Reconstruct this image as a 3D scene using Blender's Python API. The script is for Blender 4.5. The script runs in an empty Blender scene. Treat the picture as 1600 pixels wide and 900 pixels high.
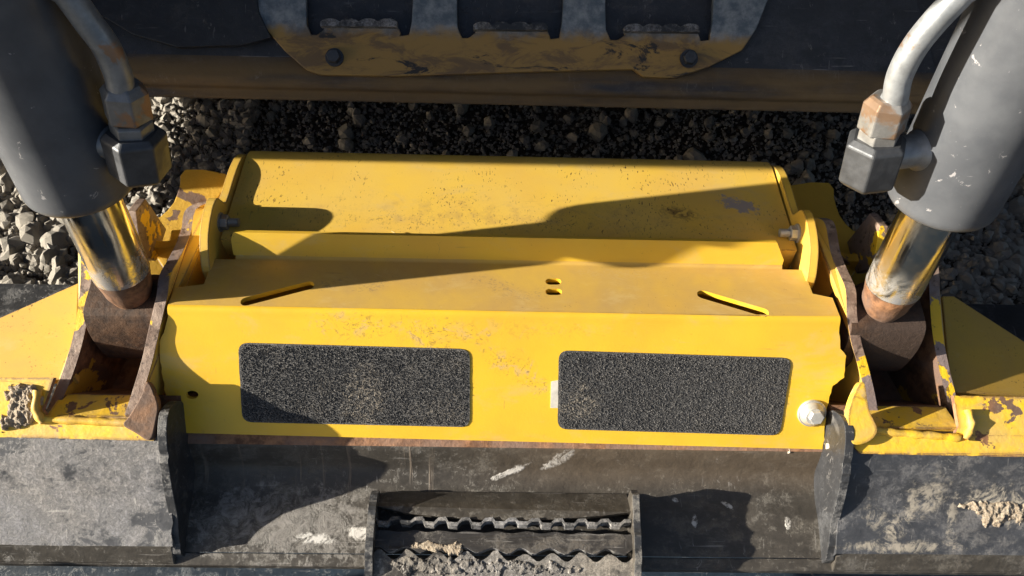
import bpy, bmesh, math, random
import numpy as np
from mathutils import Vector, Matrix, noise as mnoise
from mathutils.geometry import tessellate_polygon
random.seed(7); rng = np.random.default_rng(7)
R_ = math.radians
scene = bpy.context.scene
C = scene.collection

# ------------------------------------------------------------------ camera
CAM = Vector((-.02, -.525, .75)); FPX = 1280.0
def axes(p, yaw, roll):
    p, yaw, roll = R_(p), R_(yaw), R_(roll)
    fw = Vector((math.sin(yaw)*math.cos(p), math.cos(yaw)*math.cos(p), -math.sin(p)))
    r = fw.cross(Vector((0, 0, 1))).normalized(); u = r.cross(fw)
    c, s = math.cos(roll), math.sin(roll)
    return c*r+s*u, -s*r+c*u, fw
AX, AY, AF = axes(55, 2.28, 2.88)
cd = bpy.data.cameras.new('camera'); cam = bpy.data.objects.new('camera', cd); C.objects.link(cam)
m = Matrix((AX, AY, -AF)).transposed().to_4x4(); m.translation = CAM
cam.matrix_world = m
cd.sensor_width = 36; cd.lens = 36*FPX/1600; cd.clip_start = .02; cd.clip_end = 200
scene.camera = cam
# ------------------------------------------------------------------ light
SUN = Vector((1, .14, -.30)).normalized()            # direction the light travels
sd = bpy.data.lights.new('sun', 'SUN'); so = bpy.data.objects.new('sun', sd); C.objects.link(so)
sd.energy = 5.0; sd.angle = R_(.53); sd.color = (1, .92, .78)
so.rotation_euler = SUN.to_track_quat('-Z', 'Y').to_euler()
w = bpy.data.worlds.new('World'); scene.world = w; w.use_nodes = True
nt = w.node_tree; sky = nt.nodes.new('ShaderNodeTexSky'); sky.sky_type = 'NISHITA'; sky.sun_disc = False; sky.air_density = .8; sky.dust_density = 2.5
sky.sun_elevation = math.asin(-SUN.z); sky.sun_rotation = math.atan2(-SUN.x, -SUN.y)
bg = nt.nodes['Background']; bg.inputs['Strength'].default_value = .05
nt.links.new(sky.outputs[0], bg.inputs[0])
scene.view_settings.view_transform = 'Standard'; scene.view_settings.look = 'None'
scene.view_settings.exposure = 1.42; scene.view_settings.gamma = 1
scene.render.engine = 'CYCLES'

# ------------------------------------------------------------------ pixel of the photograph -> point on a real surface
def ray(x, y): return AX*((x-800)/FPX) - AY*((y-450)/FPX) + AF
def atX(x, y, X): d = ray(x, y); return CAM + d*((X-CAM.x)/d.x)
def atY(x, y, Y): d = ray(x, y); return CAM + d*((Y-CAM.y)/d.y)
def atZ(x, y, Z): d = ray(x, y); return CAM + d*((Z-CAM.z)/d.z)
def atP(x, y, p0, n): d = ray(x, y); return CAM + d*((Vector(p0)-CAM).dot(n)/d.dot(n))

# ------------------------------------------------------------------ materials
class NT:
    def __init__(s, name, rough=.5, metal=0, spec=.5):
        s.m = bpy.data.materials.new(name); s.m.use_nodes = True; s.t = s.m.node_tree
        s.b = s.t.nodes['Principled BSDF']; s.b.inputs['Roughness'].default_value = rough
        s.b.inputs['Metallic'].default_value = metal; s.b.inputs['Specular IOR Level'].default_value = spec
        s.geo = s.t.nodes.new('ShaderNodeNewGeometry'); s.pos = s.geo.outputs['Position']
        tc = s.t.nodes.new('ShaderNodeTexCoord'); s.obj = tc.outputs['Object']; s.vec = s.obj
        sp = s.t.nodes.new('ShaderNodeSeparateXYZ'); s.L(s.obj, sp.inputs[0]); s.x, s.y, s.z = sp.outputs
    def L(s, a, b):
        if isinstance(a, (int, float)): b.default_value = a
        elif isinstance(a, tuple): b.default_value = a if len(a) == 4 or b.type == 'VECTOR' else a+(1,)
        else: s.t.links.new(a, b)
    def scaled(s, sx, sy, sz, rot=0, v=None):
        n = s.t.nodes.new('ShaderNodeMapping'); s.L(v or s.vec, n.inputs[0]); n.inputs['Scale'].default_value = (sx, sy, sz)
        n.inputs['Rotation'].default_value = (0, 0, rot); return n.outputs[0]
    def noise(s, sc, det=6, ro=.6, dist=0, v=None):
        n = s.t.nodes.new('ShaderNodeTexNoise'); s.L(v or s.vec, n.inputs['Vector']); n.inputs['Scale'].default_value = sc
        n.inputs['Detail'].default_value = det; n.inputs['Roughness'].default_value = ro; n.inputs['Distortion'].default_value = dist
        return n.outputs['Fac']
    def voro(s, sc, v=None, feat='F1', out='Distance', rnd=1):
        n = s.t.nodes.new('ShaderNodeTexVoronoi'); s.L(v or s.vec, n.inputs['Vector']); n.inputs['Scale'].default_value = sc
        n.feature = feat; n.inputs['Randomness'].default_value = rnd; return n.outputs[out]
    def ramp(s, f, a, b, lo=0., hi=1.):
        n = s.t.nodes.new('ShaderNodeMapRange'); s.L(f, n.inputs[0]); n.inputs[1].default_value = a; n.inputs[2].default_value = b
        n.inputs[3].default_value = lo; n.inputs[4].default_value = hi; n.interpolation_type = 'SMOOTHSTEP'; return n.outputs[0]
    def mth(s, op, a, b=0.):
        n = s.t.nodes.new('ShaderNodeMath'); n.operation = op; s.L(a, n.inputs[0]); s.L(b, n.inputs[1]); return n.outputs[0]
    def mul(s, *a):
        o = a[0]
        for k in a[1:]: o = s.mth('MULTIPLY', o, k)
        return o
    def mx(s, a, b): return s.mth('MAXIMUM', a, b)
    def mix(s, f, a, b):
        n = s.t.nodes.new('ShaderNodeMix'); n.data_type = 'RGBA'; s.L(f, n.inputs[0]); s.L(a, n.inputs[6]); s.L(b, n.inputs[7]); return n.outputs[2]
    def spot(s, cx, cy, rx, ry, soft=.6, rot=0, az='y'):
        yy = s.y if az == 'y' else s.z
        dx = s.mth('SUBTRACT', s.x, cx); dy = s.mth('SUBTRACT', yy, cy); c, sn = math.cos(rot), math.sin(rot)
        u = s.mth('DIVIDE', s.mth('ADD', s.mul(dx, c), s.mul(dy, sn)), rx); v = s.mth('DIVIDE', s.mth('SUBTRACT', s.mul(dy, c), s.mul(dx, sn)), ry)
        d = s.mth('SQRT', s.mth('ADD', s.mul(u, u), s.mul(v, v)))
        d = s.mth('ADD', d, s.ramp(s.noise(90, 5, .7), .25, .75, -.45, .45))
        return s.ramp(d, 1, 1-soft)
    def edge(s, r=.003, a=.02, b=.12):
        n = s.t.nodes.new('ShaderNodeBevel'); n.samples = 4; n.inputs['Radius'].default_value = r
        d = s.t.nodes.new('ShaderNodeVectorMath'); d.operation = 'DOT_PRODUCT'; s.L(n.outputs[0], d.inputs[0]); s.L(s.geo.outputs['Normal'], d.inputs[1])
        return s.ramp(s.mth('SUBTRACT', 1, d.outputs['Value']), a, b)
    def bump(s, h, dist=.001, strength=1., prev=None):
        n = s.t.nodes.new('ShaderNodeBump'); n.inputs['Distance'].default_value = dist; n.inputs['Strength'].default_value = strength
        s.L(h, n.inputs['Height'])
        if prev is not None: s.L(prev, n.inputs['Normal'])
        return n.outputs[0]
    def fin(s, col, rough=None, normal=None, metal=None):
        s.L(col, s.b.inputs['Base Color'])
        if rough is not None: s.L(rough, s.b.inputs['Roughness'])
        if metal is not None: s.L(metal, s.b.inputs['Metallic'])
        if normal is not None: s.L(normal, s.b.inputs['Normal'])
        return s.m
YEL = (.80, .50, .018); DUST = (.40, .30, .165); BRN = (.10, .045, .016); RUST = (.16, .065, .025); STEEL = (.2, .17, .16)

def rustcol(t):
    a = t.noise(60, 8, .7); b = t.noise(14, 5, .6, .4)
    c = t.mix(t.ramp(a, .35, .65), (.085, .038, .018), (.27, .135, .065))
    return t.mix(t.ramp(b, .42, .62), c, (.15, .095, .07))

def yellow(name, dust=.25, dcol=DUST, specks=.5, chips=.3, extra=None, rough=.42, streak=(1, 1, 1)):
    t = NT(name, rough)
    col = t.mix(t.ramp(t.noise(9, 4, .6), .35, .7), YEL, (.74, .43, .02))
    film = t.mul(t.ramp(t.noise(13, 6, .6, .2), .25, .8), dust*.6)
    film = t.mth('ADD', film, dust*.75)
    col = t.mix(film, col, dcol)
    # pale scuffs
    sc = t.mul(t.ramp(t.noise(30, 8, .75, 1.2, t.scaled(1, 2.4, 1)), .62, .74), .35)
    col = t.mix(sc, col, (.62, .5, .3))
    # dark specks and short scratches
    v = t.scaled(*streak)
    sp1 = t.ramp(t.noise(330, 2, .5, 0, v),   .71-.08*specks, .755-.08*specks)
    dens = t.ramp(t.noise(22, 4, .6), .42, .68)
    sp = t.mul(sp1, dens, specks)
    sp2 = t.mul(t.ramp(t.noise(150, 3, .6, .2, v), .69, .73), t.ramp(t.noise(9, 3), .4, .7), specks)
    col = t.mix(t.mx(sp, sp2), col, BRN)
    lines = t.mx(t.ramp(t.noise(1, 3, .5, 0, t.scaled(16, 420, 80, .35)), .69, .74), t.ramp(t.noise(1, 3, .5, 0, t.scaled(380, 22, 80, .15)), .70, .75))
    lines = t.mul(lines, t.ramp(t.noise(11, 4), .44, .62))
    col = t.mix(t.mul(lines, .5), col, (.36, .22, .07))
    smear = t.mul(t.ramp(t.noise(20, 9, .72, .4, t.scaled(.6, 1.3, 1)), .52, .68), .42)
    col = t.mix(smear, col, (.60, .43, .17))
    rl = rough
    if extra:
        for (mask, c) in extra(t): col = t.mix(mask, col, c)
    ch = t.mul(t.edge(.0035) if chips else 0., t.ramp(t.noise(70, 6, .7), .5-.22*chips, .56-.2*chips))
    col = t.mix(ch, col, rustcol(t))
    rr = t.mx(t.ramp(film, 0, .8, rough, .8), t.mul(ch, .8))
    n = t.bump(t.noise(350, 3), .0003, .35)
    n = t.bump(t.mx(sp, ch), .0006, -.6, n) if 0 else n
    return t.fin(col, rr, n)

def deck_extra(t):
    n1 = t.ramp(t.noise(120, 7, .75, 1.5, t.scaled(1, 2, 1)), .5, .62)
    out = []
    for cx, cy, rx, ry, rot, k, c in [(-.205, .006, .035, .012, .3, .55, (.16, .11, .085)), (-.15, .008, .03, .012, .5, .5, (.17, .12, .09)), (-.01, .004, .05, .013, -.4, .5, (.17, .12, .09)),
                                (.04, .0, .025, .01, 0, .4, (.2, .14, .1)), (.12, .03, .08, .012, 0, .25, (.55, .42, .25))]:
        out.append((t.mul(t.spot(cx, cy, rx, ry, .7, rot), n1, k), c))
    return out
def front_extra(t):
    n1 = t.ramp(t.noise(160, 6, .7, 1.5), .52, .6); n2 = t.ramp(t.noise(45, 6, .7, 1.), .5, .62); out = []
    for cx, cy, rx, ry, rot, k in [(-.17, -.045, .06, .012, 0, .8), (-.09, -.05, .035, .016, 0, .9), (-.04, -.05, .03, .008, 0, .7), (.0, -.07, .04, .012, -.2, .9),
                                   (.03, -.085, .018, .012, -.5, .9), (-.03, -.045, .2, .009, 0, .3)]:
        out.append((t.mul(t.spot(cx, cy, rx, ry, .7, rot), n2, k*.7), (.56, .40, .2)))
        out.append((t.mul(t.spot(cx, cy, rx, ry, .7, rot), n1, k*.6), (.18, .11, .05)))
    return out
def panel_extra(t):
    out = []
    fine = t.ramp(t.noise(330, 4, .65, .6, t.scaled(1, .8, 1)), .57, .66)
    out.append((t.mul(t.spot(.0, .105, .36, .026, .9), fine, .75), (.14, .075, .03)))
    out.append((t.mul(t.spot(.0, .115, .42, .035, .9), t.ramp(t.noise(60, 6), .45, .65), .4), (.42, .26, .09)))
    out.append((t.mul(t.spot(-.06, .14, .05, .028, .9), fine, .8), (.12, .06, .025)))
    out.append((t.mul(t.spot(.205, .125, .033, .014, .7, -.2), t.ramp(t.noise(90, 5), .42, .52), .75), (.09, .045, .02)))
    out.append((t.mul(t.spot(.282, .14, .026, .014, .35, -.45), t.ramp(t.noise(120, 5), .3, .5), .85), (.27, .25, .28)))
    return out
M = {}
M['deck'] = yellow('dusty_yellow_paint', .66, (.43, .275, .10), .35, 0, deck_extra)
M['front'] = yellow('yellow_paint', .10, (.62, .45, .16), .22, 0, front_extra, .36)
M['panel'] = yellow('speckled_yellow_paint', .34, (.60, .45, .2), 1., .2, panel_extra, .5, (1.3, .45, 1))
M['yel'] = yellow('worn_yellow_paint', .3, (.45, .33, .16), .5, .9)
M['wing'] = yellow('dirty_yellow_paint', .6, (.50, .32, .10), .9, .6)

def flange_mat():
    t = NT('chipped_yellow_paint', .55)
    col = t.mix(t.mul(t.ramp(t.noise(18, 7, .7, .5), .35, .7), .6), YEL, (.48, .35, .17))
    pl = t.mx(t.ramp(t.noise(30, 8, .66, .3), .60, .612), t.mul(t.edge(.006, .01, .06), t.ramp(t.noise(60, 6), .4, .5)))
    col = t.mix(pl, col, rustcol(t))
    col = t.mix(t.mul(t.ramp(t.noise(25, 8, .75, 1, None), .58, .66), .6), col, (.36, .28, .19))
    return t.fin(col, .6, t.bump(pl, .0008, -1., t.bump(t.noise(90, 5), .0015, .5)))
M['flange'] = flange_mat()
def cheek_edge_mat():
    t = NT('flame_cut_rusty_edge', .6)
    c = t.mix(t.ramp(t.noise(45, 7, .7), .4, .62), (.16, .105, .08), (.30, .215, .165))
    c = t.mix(t.ramp(t.noise(12, 4, .6), .5, .6), c, (.22, .17, .16))
    c = t.mix(t.ramp(t.noise(20, 6, .6, .4, t.scaled(1, 1, 1)), .56, .575), c, YEL)
    c = t.mix(t.mul(t.ramp(t.noise(120, 5), .58, .64), .7), c, (.05, .03, .02))
    return t.fin(c, .6, t.bump(t.noise(110, 6, .7), .002, .6))
M['edge'] = cheek_edge_mat()
def rust_mat(name, k=1., yel=.0):
    t = NT(name, .75)
    c = rustcol(t)
    if yel: c = t.mix(t.ramp(t.noise(16, 7, .6, .5), .62-yel*.3, .64-yel*.3), c, (.55, .33, .03))
    n = t.t.nodes.new('ShaderNodeHueSaturation'); n.inputs['Value'].default_value = k; t.L(c, n.inputs['Color'])
    return t.fin(n.outputs[0], .75, t.bump(t.noise(120, 7, .7), .002, .6))
M['rust'] = rust_mat('brown_rust')
M['rustyel'] = rust_mat('brown_stained_yellow', .85, .8)  # rusty yellow for the rear gussets, their shade toned into the colour
M['rustdark'] = rust_mat('dark_brown_rust', .34)  # rust for the rod eyes, pocket shade darkened into the colour
M['rustin'] = rust_mat('brown_rust_with_paint', .8, .12)
M['ruststrip'] = rust_mat('orange_rust', 1.5)
M['deepyel'] = rust_mat('rust_over_yellow', 1., .75)

def black_mat(name, dust, extra=None, base=(.03, .031, .034), tint=(.30, .28, .26)):
    t = NT(name, .5)
    n1 = t.noise(9, 10, .66, .25); n2 = t.noise(34, 10, .74, .3, t.scaled(.8, 1.3, 1, .4)); n3 = t.noise(260, 6, .8); n4 = t.noise(75, 8, .8, .2)
    mask = t.mth('ADD', t.mul(n1, .62), t.mul(n2, .38))
    c0 = .565-.085*dust
    f = t.mul(t.ramp(mask, c0-.03, c0+.045), t.ramp(n3, .40, .56, .35, 1))
    f = t.mul(f, min(1., .35+.6*dust), t.ramp(n4, .44, .53, .30, 1))
    f = t.mx(f, t.mul(t.ramp(t.noise(130, 10, .8), .55, .60), t.ramp(n2, .48, .54), .25+.65*dust))
    col = t.mix(t.ramp(n2, .35, .7), base, tuple(b*1.7 for b in base))
    tone = t.mix(t.ramp(t.noise(6, 5, .6), .4, .6), tint, (tint[0]*.82, tint[1]*.86, tint[2]*.95))
    col = t.mix(f, col, tone)
    lines = t.mx(t.ramp(t.noise(1, 3, .5, 0, t.scaled(14, 330, 60, .12)), .66, .72), t.ramp(t.noise(1, 3, .5, 0, t.scaled(260, 18, 60, -.5)), .68, .73))
    lines = t.mul(lines, t.ramp(t.noise(15, 3), .42, .6), .2+.45*dust)
    col = t.mix(lines, col, (.46, .44, .42))
    # chalky scrapes
    s = t.mul(t.ramp(t.noise(60, 10, .8, .7, t.scaled(1.6, .7, 1, .7)), .57, .63), t.ramp(t.noise(13, 3), .5, .66), .2+.8*dust)
    col = t.mix(s, col, (.5, .48, .46))
    if extra:
        for mk, c in extra(t): col = t.mix(mk, col, c); f = t.mx(f, mk)
    return t.fin(col, t.ramp(f, 0, .6, .42, .9), t.bump(t.mx(f, s), .0012, .7, t.bump(n3, .0006, .4, t.bump(t.noise(22, 5, .6), .006, .35))))
def right_clay(t):
    n = t.noise(42, 9, .8, 1.2); o = []
    for cx, cy, rx, ry, rot, k in [(.56, -.195, .05, .017, -.1, 1), (.47, -.19, .03, .018, .3, .7), (.425, -.21, .035, .012, -.5, .6), (.45, -.232, .08, .006, 0, .7), (.505, -.215, .008, .03, .1, .6),
                                   (.44, -.215, .012, .03, -.6, .6), (.36, -.18, .02, .03, 0, .4)]:
        o.append((t.mul(t.spot(cx, cy, rx, ry, .6, rot), t.ramp(n, .44, .54), k*.8), (.47, .42, .34)))
    return o
def mid_clay(t):
    n = t.noise(55, 9, .8, 1.2); o = []
    o.append((t.mul(t.spot(-.25, -.205, .14, .045, .5), t.ramp(n, .4, .6), .6), (.36, .34, .32)))
    for cx, cy, rx, ry, rot in [(-.22, -.222, .03, .006, 0), (-.17, -.215, .018, .008, -.2), (0, -.15, .03, .003, .3), (.06, -.14, .02, .004, .3), (.2, -.175, .004, .004, 0), (.26, -.18, .01, .003, -.5), (.22, -.2, .004, .008, 0), (.33, -.2, .004, .009, 0)]:
        o.append((t.mul(t.spot(cx, cy, rx, ry, .5, rot), t.ramp(n, .4, .5)), (.6, .58, .55)))
    # run marks washed down the plate
    o.append((t.mul(t.ramp(t.noise(1, 5, .6, 0, t.scaled(95, 6, 1)), .58, .7), t.ramp(t.y, -.185, -.15), t.ramp(t.x, .02, -.1), .5), (.26, .2, .15)))
    o.append((t.mul(t.ramp(t.y, -.175, -.135), t.ramp(t.x, -.1, .1), .45), (.13, .085, .045)))
    return o
M['blkL'] = black_mat('dusty_black_steel', .85, tint=(.40, .375, .355), base=(.06, .061, .066))
M['blkR'] = black_mat('scuffed_black_paint', .1, right_clay, (.04, .042, .048))
M['blkM'] = black_mat('grimy_black_paint', .2, mid_clay, (.045, .04, .034), (.22, .2, .17))
M['tab'] = black_mat('scraped_black_steel', .5, tint=(.34, .32, .29))
M['blk'] = black_mat('machine_black_paint', .12, None, (.022, .023, .026), (.12, .12, .12))
M['floor'] = black_mat('dark_blue_black_steel', .1, None, (.012, .02, .03), (.06, .08, .1))
M['tooth'] = black_mat('worn_steel_edge', 1., tint=(.42, .40, .38))

def barrel_mat():
    t = NT('satin_grey_black_paint', .38)
    n = t.noise(200, 5, .7); c = t.mix(t.ramp(t.noise(20, 5, .6), .35, .7), (.072, .078, .090), (.105, .112, .125))
    s = t.mul(t.ramp(t.noise(60, 5, .65, .6), .655, .68), .8); s2 = t.mul(t.ramp(n, .66, .72), t.ramp(t.noise(15, 4), .45, .65), .5)
    c = t.mix(t.mx(s, s2), c, (.34, .33, .34))
    return t.fin(c, t.ramp(t.noise(30, 5), .3, .7, .34, .5), t.bump(n, .0004, .3))
M['barrel'] = barrel_mat()
def chrome_mat():
    t = NT('chromed_rod', .1, 1)
    v = t.noise(40, 5, .6)
    lo = t.ramp(t.z, .085, .035)
    sm = t.mul(lo, t.ramp(t.noise(38, 6, .7, .8), .35, .62))
    c = t.mix(sm, (.72, .68, .6), (.26, .27, .3))
    return t.fin(c, t.mx(t.ramp(v, .4, .7, .12, .26), t.mul(sm, .5)), t.bump(t.noise(90, 4), .0004, .25), t.mth('SUBTRACT', 1, t.mul(sm, .75)))
M['chrome'] = chrome_mat()
def zinc(name, rust, base=(.35, .345, .335)):
    t = NT(name, .42, .55)
    c = t.mix(t.ramp(t.noise(60, 6, .65), .35, .65), base, tuple(b*.72 for b in base))
    if rust:
        k = t.ramp(t.noise(32, 6, .6, .3), .62-rust*.2, .68-rust*.16)
        c = t.mix(t.mul(k, .7), c, (.30, .155, .06))
    return t.fin(c, t.ramp(t.noise(50, 5), .3, .7, .35, .6), t.bump(t.noise(150, 4), .0006, .4))
M['zinc'] = zinc('zinc_plated_steel', 0); M['zincrust'] = zinc('rust_stained_zinc', .75); M['pipe'] = zinc('grey_steel_pipe', .12, (.4, .42, .44))
M['zincold'] = zinc('dull_zinc', 0, (.22, .235, .25)); M['zincoldrust'] = zinc('dull_rusty_zinc', .5, (.22, .23, .24)); M['pipeold'] = zinc('dull_steel_pipe', .2, (.26, .28, .3))  # left fittings: darker copies, the shade on that side put into the colour
M['boltz'] = zinc('bright_zinc_bolt', 0, (.62, .61, .58))
M['fitting'] = zinc('dark_grey_fitting', 0, (.095, .10, .11))
def grip_mat():
    t = NT('black_grit_tape', .7)
    n = t.noise(900, 3, .7); v = t.voro(700)
    c = t.mix(t.ramp(v, .1, .5), (.20, .195, .19), (.04, .04, .042))
    c = t.mix(t.ramp(n, .62, .70), c, (.25, .24, .23))
    d = t.mx(t.mul(t.spot(-.165, -.098, .035, .03, .95), .65), t.mul(t.spot(.08, -.10, .03, .02, .9), .6))
    d = t.mx(d, t.mul(t.ramp(t.noise(9, 5, .7, .8), .45, .75), .35))
    c = t.mix(t.mul(d, t.ramp(t.noise(300, 4, .8), .45, .62)), c, (.42, .36, .28))
    return t.fin(c, .75, t.bump(v, .002, -1., t.bump(n, .0012, .9)))
M['grip'] = grip_mat()
def stone_mat():
    t = NT('grey_limestone', .85)
    isl = t.geo.outputs['Random Per Island']
    c = t.mix(isl, (.12, .105, .088), (.36, .335, .29)); c = t.mix(t.ramp(t.noise(50, 6, .7), .35, .7), c, (.3, .28, .25))
    return t.fin(c, .85, t.bump(t.noise(180, 6, .7), .002, .7))
M['stone'] = stone_mat()
def soil():
    t = NT('packed_stone_dust', .95)
    c = t.mix(t.ramp(t.noise(60, 9, .75), .35, .65), (.04, .031, .023), (.15, .122, .092))
    return t.fin(c, .95, t.bump(t.noise(90, 9, .8), .01, 1.))
M['soil'] = soil()
def mud():
    t = NT('dried_mud', .95)
    c = t.mix(t.ramp(t.noise(220, 8, .75), .35, .65), (.26, .20, .14), (.48, .41, .32))
    return t.fin(c, .95, t.bump(t.noise(260, 8, .8), .003, 1.))
M['mud'] = mud()
def step_mat():
    t = NT('scuffed_yellow_step', .5)
    c = t.mix(t.ramp(t.noise(40, 8, .7, .6, t.scaled(.4, 1, 1)), .45, .6), (.42, .25, .07), (.22, .135, .06))
    c = t.mix(t.ramp(t.noise(25, 8, .7, .8, t.scaled(.35, 1, 1.4)), .58, .63), c, (.04, .034, .03))
    # tread bars worn to bare steel at top, sky reflection painted in blue grey
    wear_sky = t.ramp(t.mth('ADD', t.z, t.mul(t.ramp(t.noise(35, 5), .2, .8), .010)), -.006, .008)
    c = t.mix(wear_sky, c, t.mix(t.ramp(t.noise(50, 7, .7), .35, .7), (.12, .15, .18), (.34, .36, .37)))
    return t.fin(c, .5, t.bump(t.noise(80, 5), .001, .4))
M['step'] = step_mat()
def plain(name, c, rough=.5):
    t = NT(name, rough)
    return t.fin(t.mix(t.ramp(t.noise(80, 5), .35, .7), c, tuple(k*.75 for k in c)), rough, t.bump(t.noise(150, 4), .0005, .3))
M['white'] = plain('white_sticker', (.7, .66, .58)); M['dark'] = plain('dark_hole_steel', (.02, .018, .016), .8)
M['straw'] = plain('dry_straw', (.45, .33, .12), .7)
M['pale'] = black_mat('bare_scraped_steel', 1., tint=(.6, .6, .57), base=(.25, .26, .26))

# ------------------------------------------------------------------ mesh helpers
class MB:
    def __init__(s): s.v = []; s.f = []; s.mi = []; s.sm = []
    def add(s, vs, fs, mi=0, smooth=False):
        o = len(s.v); s.v += [Vector(v) for v in vs]
        for k, f in enumerate(fs): s.f.append([o+i for i in f]); s.mi.append(mi if isinstance(mi, int) else mi[k]); s.sm.append(smooth)
    def prism(s, outer, off, holes=(), mi=0, miside=None, skip=()):
        """flat plate: outline (and holes) on one face, extruded by off"""
        if miside is None: miside = mi
        loops = [[Vector(p) for p in outer]]+[[Vector(p) for p in h] for h in holes]
        flat = [p for l in loops for p in l]; n = len(flat); off = Vector(off)
        tri = tessellate_polygon(loops)
        a = [tuple(t) for t in tri]
        # orientation
        t0 = max(a, key=lambda t: (flat[t[1]]-flat[t[0]]).cross(flat[t[2]]-flat[t[0]]).length)
        nn = (flat[t0[1]]-flat[t0[0]]).cross(flat[t0[2]]-flat[t0[0]])
        if nn.dot(off) > 0: a = [t[::-1] for t in a]
        fs = list(a)+[tuple(i+n for i in t[::-1]) for t in a]; mm = [mi]*len(fs)
        base = 0
        for l in loops:
            k = len(l)
            for i in range(k):
                if base == 0 and i in skip: continue
                j = (i+1) % k; fs.append((base+i, base+j, base+j+n, base+i+n)); mm.append(miside)
            base += k
        s.add(flat+[p+off for p in flat], fs, mm)
    def box(s, c, h, ax=None, mi=0):
        c = Vector(c); ax = ax or (Vector((1, 0, 0)), Vector((0, 1, 0)), Vector((0, 0, 1)))
        vs = [c+ax[0]*(h[0]*i)+ax[1]*(h[1]*j)+ax[2]*(h[2]*k) for i in (-1, 1) for j in (-1, 1) for k in (-1, 1)]
        s.add(vs, [(0, 1, 3, 2), (4, 6, 7, 5), (0, 4, 5, 1), (2, 3, 7, 6), (0, 2, 6, 4), (1, 5, 7, 3)], mi)
    def lathe(s, p0, ax, prof, seg=40, mi=0, smooth=True, cap=True, phase=0., e1=None):
        ax = Vector(ax).normalized(); e1 = Vector(e1) if e1 else ax.orthogonal(); e1 = (e1-ax*e1.dot(ax)).normalized(); e2 = ax.cross(e1); p0 = Vector(p0)
        vs = []
        for (h, r) in prof:
            for i in range(seg):
                t = 2*math.pi*i/seg+phase; vs.append(p0+ax*h+(e1*math.cos(t)+e2*math.sin(t))*r)
        fs = [(k*seg+i, k*seg+(i+1) % seg, (k+1)*seg+(i+1) % seg, (k+1)*seg+i) for k in range(len(prof)-1) for i in range(seg)]
        s.add(vs, fs, mi, smooth)
        if cap:
            s.add(vs[:seg], [tuple(range(seg))[::-1]], mi); s.add(vs[-seg:], [tuple(range(seg))], mi)
    def tube(s, pts, r, seg=20, mi=0):
        pts = [Vector(p) for p in pts]
        # Catmull-Rom refine
        q = []
        for i in range(len(pts)-1):
            a, b, c, d = pts[max(i-1, 0)], pts[i], pts[i+1], pts[min(i+2, len(pts)-1)]
            for k in range(8):
                t = k/8; q.append(.5*((2*b)+(c-a)*t+(2*a-5*b+4*c-d)*t*t+(-a+3*b-3*c+d)*t**3))
        q.append(pts[-1]); e = None; vs = []
        for i, p in enumerate(q):
            tg = (q[min(i+1, len(q)-1)]-q[max(i-1, 0)]).normalized()
            e = tg.orthogonal().normalized() if e is None else (e-tg*e.dot(tg)).normalized(); e2 = tg.cross(e)
            for k in range(seg): a = 2*math.pi*k/seg; vs.append(p+(e*math.cos(a)+e2*math.sin(a))*r)
        n = len(q); fs = [(k*seg+i, k*seg+(i+1) % seg, (k+1)*seg+(i+1) % seg, (k+1)*seg+i) for k in range(n-1) for i in range(seg)]
        s.add(vs, fs, mi, True); s.add(vs[:seg], [tuple(range(seg))[::-1]], mi); s.add(vs[-seg:], [tuple(range(seg))], mi)
    def strip(s, rows, mi=0, smooth=True):
        n = len(rows[0]); vs = [p for r in rows for p in r]
        s.add(vs, [(k*n+i, k*n+i+1, (k+1)*n+i+1, (k+1)*n+i) for k in range(len(rows)-1) for i in range(n-1)], mi, smooth)
    def build(s, name, mats, parent=None, bevel=0, merge=False):
        me = bpy.data.meshes.new(name); me.from_pydata([tuple(v) for v in s.v], [], s.f)
        for mm in (mats if isinstance(mats, (list, tuple)) else [mats]): me.materials.append(M[mm] if isinstance(mm, str) else mm)
        me.polygons.foreach_set('material_index', s.mi); me.polygons.foreach_set('use_smooth', s.sm)
        bm = bmesh.new(); bm.from_mesh(me)
        if merge: bmesh.ops.remove_doubles(bm, verts=bm.verts, dist=1e-6)
        bmesh.ops.recalc_face_normals(bm, faces=bm.faces); bm.to_mesh(me); bm.free()
        o = bpy.data.objects.new(name, me); C.objects.link(o)
        if parent is not None:
            o.parent = parent; o.matrix_parent_inverse = Matrix.Translation(-parent.location) if parent.type == 'EMPTY' else Matrix.Identity(4)
        if bevel:
            b = o.modifiers.new('bevel', 'BEVEL'); b.width = bevel; b.segments = 2; b.limit_method = 'ANGLE'; b.angle_limit = R_(35); b.harden_normals = False
        return o
def thing(name, loc, label, cat, group=None):
    o = bpy.data.objects.new(name, None); C.objects.link(o); o.location = loc; o.empty_display_size = .05
    tag(o, label, cat, group); return o
def tag(o, label=None, cat=None, group=None, kind=None):
    if label: o['label'] = label
    if cat: o['category'] = cat
    if group: o['group'] = group
    if kind: o['kind'] = kind
    return o
def rough_up(pts, amp, step=.008, seed=0, closed=True, axis=None):
    """subdivide an outline and make it slightly uneven (flame-cut)"""
    out = []; n = len(pts)
    for i in range(n if closed else n-1):
        a, b = Vector(pts[i]), Vector(pts[(i+1) % n]); k = max(1, int((b-a).length/step)); d = (b-a)
        for j in range(k):
            p = a.lerp(b, j/k)
            if j: 
                q = p*140+Vector((seed*7.3, 0, 0)); v = Vector((0, mnoise.noise(q), mnoise.noise(q+Vector((31, 7, 3)))))
                if axis == 'x': v = Vector((mnoise.noise(q+Vector((3, 9, 1))), 0, 0))
                p = p+v*amp
            out.append(p)
    if not closed: out.append(Vector(pts[-1]))
    return out
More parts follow.
